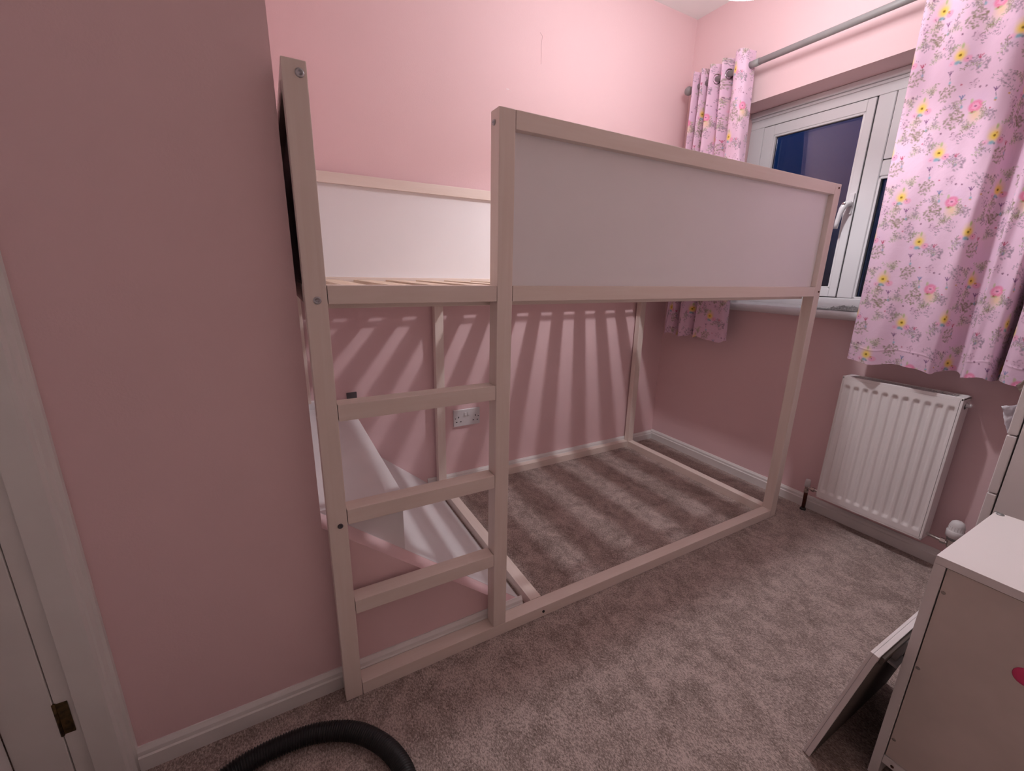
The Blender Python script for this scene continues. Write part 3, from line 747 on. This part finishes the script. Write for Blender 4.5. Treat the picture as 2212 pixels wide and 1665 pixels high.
# top grille
box('top_edge', rx0 + 0.001, rx0 + 0.010, ry0, ry1, rz1 - 0.010, rz1 + 0.002, M['rad'], rad, bev=0.002)
box('top_edge', rx1 - 0.006, rx1 + 0.003, ry0, ry1, rz1 - 0.010, rz1 + 0.002, M['rad'], rad, bev=0.002)
for a, b_ in ((ry1 - 0.022, ry1), (ry0, ry0 + 0.022)):
    box('top_edge', rx0 + 0.008, rx1 - 0.004, a, b_, rz1 - 0.006, rz1 + 0.001, M['rad'], rad, bev=0.001)
ng = 40
gb = None
for k in range(ng):
    yy = ry1 - 0.024 - (ry1 - ry0 - 0.048) * k / (ng - 1)
    if gb is None: gb = box('grille_bar', rx0 + 0.009, rx1 - 0.005, yy - 0.0011, yy + 0.0011, rz1 - 0.006, rz1 + 0.0005, M['rad'], rad, bev=0.0005, seg=1); gy = yy
    else:
        c = gb.copy(); C.objects.link(c); c.location.y = gb.location.y + (yy - gy)
box('bottom_edge', rx0 + 0.001, rx0 + 0.010, ry0, ry1, rz0 - 0.001, rz0 + 0.008, M['rad'], rad, bev=0.002)
# air vent, top right
lathe('vent_hole', [(0, 0.0005), (0.010, 0.0005), (0.010, -0.004), (0, -0.004)], M['hole'], (0, -1, 0), (2.036, ry0, 0.640), rad, n=16)
lathe('air_vent', [(0, 0.014), (0.004, 0.014), (0.0065, 0.011), (0.0065, 0.004), (0.009, 0.003), (0.009, 0), (0, 0)], M['plastic'], (0, -1, 0), (2.040, ry0 - 0.0005, 0.645), rad, n=16)
# left (lockshield) valve
bm = bmesh.new(); bm_tube(bm, [(2.052, -0.031, -0.002), (2.050, -0.031, 0.06), (2.046, -0.031, 0.100)], 0.0078, 16); from_bm('copper_tail', bm, M['copper'], rad, smooth=True)
lathe('pipe_collar', [(0, 0), (0.0125, 0), (0.0125, 0.006), (0.010, 0.012), (0, 0.012)], M['hole'], (0, 0, 1), (2.052, -0.031, -0.001), rad, n=16)
bm = bmesh.new()
bm_lathe(bm, [(0, 0), (0.0095, 0), (0.0105, 0.004), (0.0105, 0.014), (0.008, 0.018), (0.009, 0.030), (0, 0.030)], (0, 0, 1), (2.045, -0.031, 0.092), 6)
bm_tube(bm, [(2.045, -0.031, 0.118), (2.045, -0.060, 0.120), (2.042, -0.092, 0.122)], [0.006, 0.0065, 0.006], 12)
bm_lathe(bm, [(0, 0), (0.0105, 0), (0.0105, 0.012), (0, 0.012)], (0, -1, 0), (2.044, -0.052, 0.119), 6)
from_bm('lockshield_valve', bm, M['chrome'], rad)
lathe('valve_cap', [(0, 0.034), (0.0085, 0.034), (0.0105, 0.030), (0.0115, 0.0), (0, 0)], M['plastic'], (0, 0, 1), (2.045, -0.031, 0.124), rad)
# right (thermostatic) valve
vx, vy = 2.033, -0.532
bm = bmesh.new()
bm_tube(bm, [(2.040, -0.456, 0.132), (vx + .003, -0.500, 0.130), (vx, vy, 0.128)], 0.0060, 14)
bm_lathe(bm, [(0, 0), (0.011, 0), (0.011, 0.014), (0, 0.014)], (0, -1, 0), (2.037, -0.500, 0.130), 6)
bm_lathe(bm, [(0, 0), (0.012, 0), (0.014, 0.006), (0.014, 0.026), (0.017, 0.028), (0.017, 0.036), (0, 0.036)], (0, 0, 1), (vx, vy, 0.116), 20)
from_bm('valve_body', bm, M['chrome'], rad)
tube('valve_pipe', [(vx + 0.004, vy, -0.002), (vx, vy, 0.118)], 0.0078, M['copper'], rad)
lathe('valve_collar', [(0, 0), (0.0185, 0), (0.0185, 0.008), (0.0165, 0.011), (0, 0.011)], M['knob'], (0, 0, 1), (vx, vy, 0.150), rad)
hp_ = [(0, 0), (0.0195, 0), (0.0245, 0.004), (0.0250, 0.026), (0.0235, 0.028), (0.0215, 0.030), (0.0212, 0.048), (0.0175, 0.060), (0.010, 0.066), (0, 0.067)]
lathe('thermostat_head', hp_, M['plastic'], (0, 0, 1), (vx, vy, 0.160), rad, n=32)
bm = bmesh.new()
for k in range(18):
    a = 2 * math.pi * k / 18
    bm_tube(bm, [(vx + 0.0214 * math.cos(a), vy + 0.0214 * math.sin(a), 0.191), (vx + 0.0211 * math.cos(a), vy + 0.0211 * math.sin(a), 0.206)], 0.0009, 6)
from_bm('grip_ribs', bm, M['plastic'], [c for c in rad.children if c.name.startswith('thermostat_head')][0])

# ------------------------------------------------------------------ double socket on the back wall
sk = empty('wall_socket', (0.742, YB, 0.352), 'white double electrical socket on the pink wall beneath the bed', 'socket')
box('face_plate', 0.671, 0.813, YB - 0.010, YB - 0.0005, 0.309, 0.396, M['socket'], sk, bev=0.004, seg=3)
fy = YB - 0.0101
for cx in (0.697, 0.788):
    for hx, hz, w, h in ((0, 0.012, 0.0042, 0.009), (-0.0112, -0.012, 0.008, 0.0042), (0.0112, -0.012, 0.008, 0.0042)):
        box('pin_slot', cx + hx - w / 2, cx + hx + w / 2, fy - 0.0003, fy + 0.001, 0.345 + hz - h / 2, 0.345 + hz + h / 2, M['hole'], sk, bev=0)
for cx in (0.732, 0.751):
    box('rocker_switch', cx - 0.0055, cx + 0.0055, fy - 0.004, fy + 0.001, 0.364, 0.380, M['socket'], sk, bev=0.0018)
for cx in (0.680, 0.804):
    lathe('fixing_screw', [(0, 0.0006), (0.0028, 0.0006), (0.0028, -0.001), (0, -0.001)], M['grey'], (0, -1, 0), (cx, fy, 0.352), sk, n=12)

# small things on the back wall seen through the ladder
ob = empty('cable_outlet', (0.205, YB, 0.535), 'small dark grey outlet on the wall, just above the top rung', 'outlet')
box('outlet_plate', 0.182, 0.224, YB - 0.008, YB - 0.0005, 0.500, 0.546, M['grey'], ob, bev=0.002)
hk = empty('wall_hook', (0.207, YB, 0.92), 'small black hook on the wall under the bed platform', 'hook')
tube('hook_arm', [(0.196, YB - 0.001, 0.9165), (0.202, YB - 0.010, 0.9150), (0.211, YB - 0.013, 0.9135), (0.219, YB - 0.010, 0.908)], 0.0022, M['hole'], hk, n=10)

# ------------------------------------------------------------------ black vacuum hose on the carpet
pts = [(-0.60, -0.33), (-0.50, -0.20), (-0.40, -0.125), (-0.317, -0.092), (-0.264, -0.075), (-0.215, -0.060), (-0.153, -0.055), (-0.078, -0.063), (-0.002, -0.098), (0.050, -0.153), (0.079, -0.213), (0.086, -0.271), (0.077, -0.330), (0.050, -0.40), (0.01, -0.47), (-0.04, -0.54)]
SP = spline([(a, b) for a, b in pts], 900)
seg = np.concatenate([[0], np.cumsum(np.hypot(*np.diff(SP, axis=0).T))]); tot = seg[-1]
npt = int(tot / 0.0011); ss = np.linspace(0, tot, npt)
hx = np.interp(ss, seg, SP[:, 0]); hy = np.interp(ss, seg, SP[:, 1])
rr = [0.0195 + 0.0016 * math.cos(2 * math.pi * s_ / 0.0055) for s_ in ss]
hose = empty('vacuum_hose', (-0.08, -0.2, 0), 'black ribbed vacuum cleaner hose curling over the carpet at the bottom edge', 'hose')
bm = bmesh.new(); bm_tube(bm, [(a, b, 0.0208) for a, b in zip(hx, hy)], rr, 20)
from_bm('ribbed_tube', bm, M['hose'], hose, smooth=True)
e0 = Vector((hx[-1], hy[-1], 0.0208)); ed = (e0 - Vector((hx[-6], hy[-6], 0.0208))).normalized()
lathe('hose_cuff', [(0, 0), (0.0208, 0), (0.0208, 0.03), (0.0195, 0.075), (0.017, 0.078), (0, 0.078)], M['hose'], tuple(ed), tuple(e0 - ed * 0.002), hose)

# ------------------------------------------------------------------ low cabinet, back turned to the viewer
cx0, cx1, cy1, cy0, cz = 1.000, 1.335, -0.712, -1.14, 0.560
cab = empty('low_cabinet', (1.17, -0.93, 0), 'low white cabinet at lower right with its back panel facing out', 'cabinet')
box('top_board', cx0, cx1, cy0, cy1, cz - 0.0165, cz, M['melamine'], cab, bev=0.0008)
box('side_board', cx0, cx1, cy1 - 0.0165, cy1, 0, cz - 0.017, M['melamine'], cab, bev=0.0008)
box('side_board', cx0, cx1, cy0, cy0 + 0.0165, 0, cz - 0.017, M['melamine'], cab, bev=0.0008)
box('bottom_board', cx0, cx1, cy0 + 0.017, cy1 - 0.017, 0.048, 0.068, M['melamine'], cab, bev=0.0008)
box('back_panel', cx0 + 0.0028, cx0 + 0.0055, cy0 + 0.018, cy1 - 0.0185, 0.070, cz - 0.0185, M['hardboard'], cab, bev=0)
box('inner_shelf', cx0 + 0.007, cx1 - 0.02, cy0 + 0.017, cy1 - 0.017, 0.30, 0.316, M['melamine'], cab, bev=0.0008)
for q, (za, zb) in enumerate(((0.073, 0.298), (0.302, 0.540))):
    d_ = box('drawer', cx1 - 0.004, cx1 + 0.014, cy0 + 0.002, cy1 - 0.002, za, zb, M['melamine'], cab, bev=0.0015)
    lathe('knob', [(0, 0.022), (0.010, 0.021), (0.012, 0.016), (0.006, 0.010), (0.006, 0), (0, 0)], M['plastic'], (1, 0, 0), (cx1 + 0.014, (cy0 + cy1) / 2, (za + zb) / 2), d_)
for z_ in (0.491, 0.310, 0.118):
    lathe('panel_nail', [(0, 0.0010), (0.0028, 0.0006), (0.0036, 0), (0, 0)], M['nail'], (-1, 0, 0), (cx0 + 0.0028, -0.7352, z_), cab, n=12)
lathe('cam_screw', [(0, 0.0006), (0.0032, 0.0006), (0.0032, 0), (0, 0)], M['copper'], (-1, 0, 0), (cx0, -0.746, 0.056), cab, n=12)
box('edge_clip', cx1 - 0.004, cx1 + 0.0006, -0.7185, -0.7105 - 0.0005, cz - 0.003, cz + 0.0008, M['knob'], cab, bev=0.0003, seg=1)
lathe('grey_screw_cap', [(0, 0.0025), (0.006, 0.002), (0.007, 0), (0, 0)], M['knob'], (0, 0, 1), (cx1 - 0.010, -0.722, cz), cab, n=16)
o = lathe('pink_sticker', [(0, 0.0022), (0.010, 0.0022), (0.0155, 0.0014), (0.0165, 0), (0, 0)], M['pinkdot'], (-1, 0, 0), (cx0 + 0.0027, -0.858, 0.412), None, n=24)
tag(o, 'round hot pink sticker on the back panel of the low white cabinet', 'sticker')

# white board leaning on the cabinet side
lb = empty('leaning_board', (1.08, -0.65, 0), 'white board propped against the side of the low cabinet', 'board')
tilt = math.atan2(-0.0645, 0.352)
def lean(name, x0, x1, n0, n1, h0, h1, m, bev=0.0012):
    """local: n across thickness (+ towards the bed), h up the board; foot at y=-0.630"""
    bm = bmesh.new(); bm_box(bm, x0, x1, n0, n1, h0, h1, bev)
    R_ = Matrix.Rotation(-tilt * 1.0, 4, 'X')
    bmesh.ops.transform(bm, matrix=Matrix.Translation((0, -0.6255, 0.002)) @ R_, verts=bm.verts)
    return from_bm(name, bm, m, lb)
lean('board_panel', 0.912, 1.30, -0.0095, 0.0, 0.0, 0.352, M['melamine'])
lean('board_edging', 0.912, 1.30, 0.0002, 0.0055, 0.0, 0.3515, M['melamine'])
lean('shadow_skin', 0.916, 1.30, -0.0102, -0.0096, 0.004, 0.333, M['painted_shadow'], 0.0)  # thin dark sheet, shade behind the board put in as colour
lean('board_batten', 0.925, 1.30, -0.016, -0.0097, 0.330, 0.348, M['painted_shadow'])  # batten coloured dark with the same painted shade
lean('corner_bracket', 1.035, 1.080, -0.027, -0.0097, 0.262, 0.268, M['melamine'], 0.0006)
lean('corner_bracket', 1.050, 1.078, -0.020, -0.0097, 0.268, 0.325, M['melamine'], 0.0006)

# ------------------------------------------------------------------ tall chest of drawers at the right edge
tx0, tx1 = 1.55, 1.93; ty1 = -0.675; ty0 = -1.12; tH = 1.10
tall = empty('tall_chest', (1.74, -0.88, 0), 'tall cream-white chest of drawers at the right edge behind the low cabinet', 'chest of drawers')
box('side_board', tx0, tx0 + 0.017, ty0, ty1, 0, tH - 0.018, M['melamine'], tall, bev=0.001)
box('side_board', tx1 - 0.017, tx1, ty0, ty1, 0, tH - 0.018, M['melamine'], tall, bev=0.001)
box('top_board', tx0, tx1, ty0, ty1 + 0.018, tH - 0.0175, tH, M['melamine'], tall, bev=0.002)
box('back_panel', tx0 + 0.018, tx1 - 0.018, ty0, ty0 + 0.004, 0.05, tH - 0.02, M['hardboard'], tall, bev=0)
box('plinth', tx0 + 0.018, tx1 - 0.018, ty1 - 0.02, ty1 - 0.004, 0, 0.055, M['melamine'], tall, bev=0.001)
zs = [0.058, 0.205, 0.366, 0.527, 0.690, 0.860, 1.078]
for i in range(6):
    d_ = box('drawer', tx0 + 0.001, tx1 - 0.001, ty1 + 0.0035, ty1 + 0.0215, zs[i] + 0.0015, zs[i + 1] - 0.0015, M['melamine'], tall, bev=0.004, seg=3)
    lathe('knob', [(0, 0.024), (0.012, 0.022), (0.014, 0.016), (0.006, 0.009), (0.006, 0), (0, 0)], M['plastic'], (0, 1, 0), ((tx0 + tx1) / 2, ty1 + 0.0215, (zs[i] + zs[i + 1]) / 2), d_)
# cloth corners poking out of two drawers
def poke(name, P, m, label, seed):
    rs = np.random.RandomState(seed); bm = bmesh.new(); n = 14
    A, B, D_ = [Vector(q) for q in P]                # triangle A (free tip), B and D_ on the drawer edge
    rows = []
    for i in range(n + 1):
        u = i / n; row = []
        for j in range(i + 1):
            v = j / i if i else 0
            q = A + (B - A) * (u * (1 - v)) + (D_ - A) * (u * v)
            q = q + Vector((0.004 * math.sin(9 * u + 6 * v) + 0.0015 * (rs.rand() - .5), 0.0012 * (rs.rand() - .5), 0.0015 * (rs.rand() - .5)))
            row.append(bm.verts.new(q))
        rows.append(row)
    for i in range(n):
        for j in range(i + 1):
            bm.faces.new((rows[i][j], rows[i + 1][j], rows[i + 1][j + 1]))
            if j < i: bm.faces.new((rows[i][j], rows[i + 1][j + 1], rows[i][j + 1]))
    bmesh.ops.solidify(bm, geom=list(bm.faces), thickness=0.0015)
    o = from_bm(name, bm, m, smooth=True); tag(o, label, 'cloth', 'cloths sticking out of the tall chest'); return o
poke('cloth_corner', ((1.556, -0.6285, 0.758), (1.562, -0.657, 0.768), (1.560, -0.652, 0.6895)), M['cloth'], 'white cloth corner sticking out of a tall chest drawer', 1)
poke('cloth_corner', ((1.556, -0.6400, 0.815), (1.562, -0.668, 0.862), (1.560, -0.656, 0.795)), M['cream'], 'cream cloth edge bulging from the drawer above the white corner', 2)
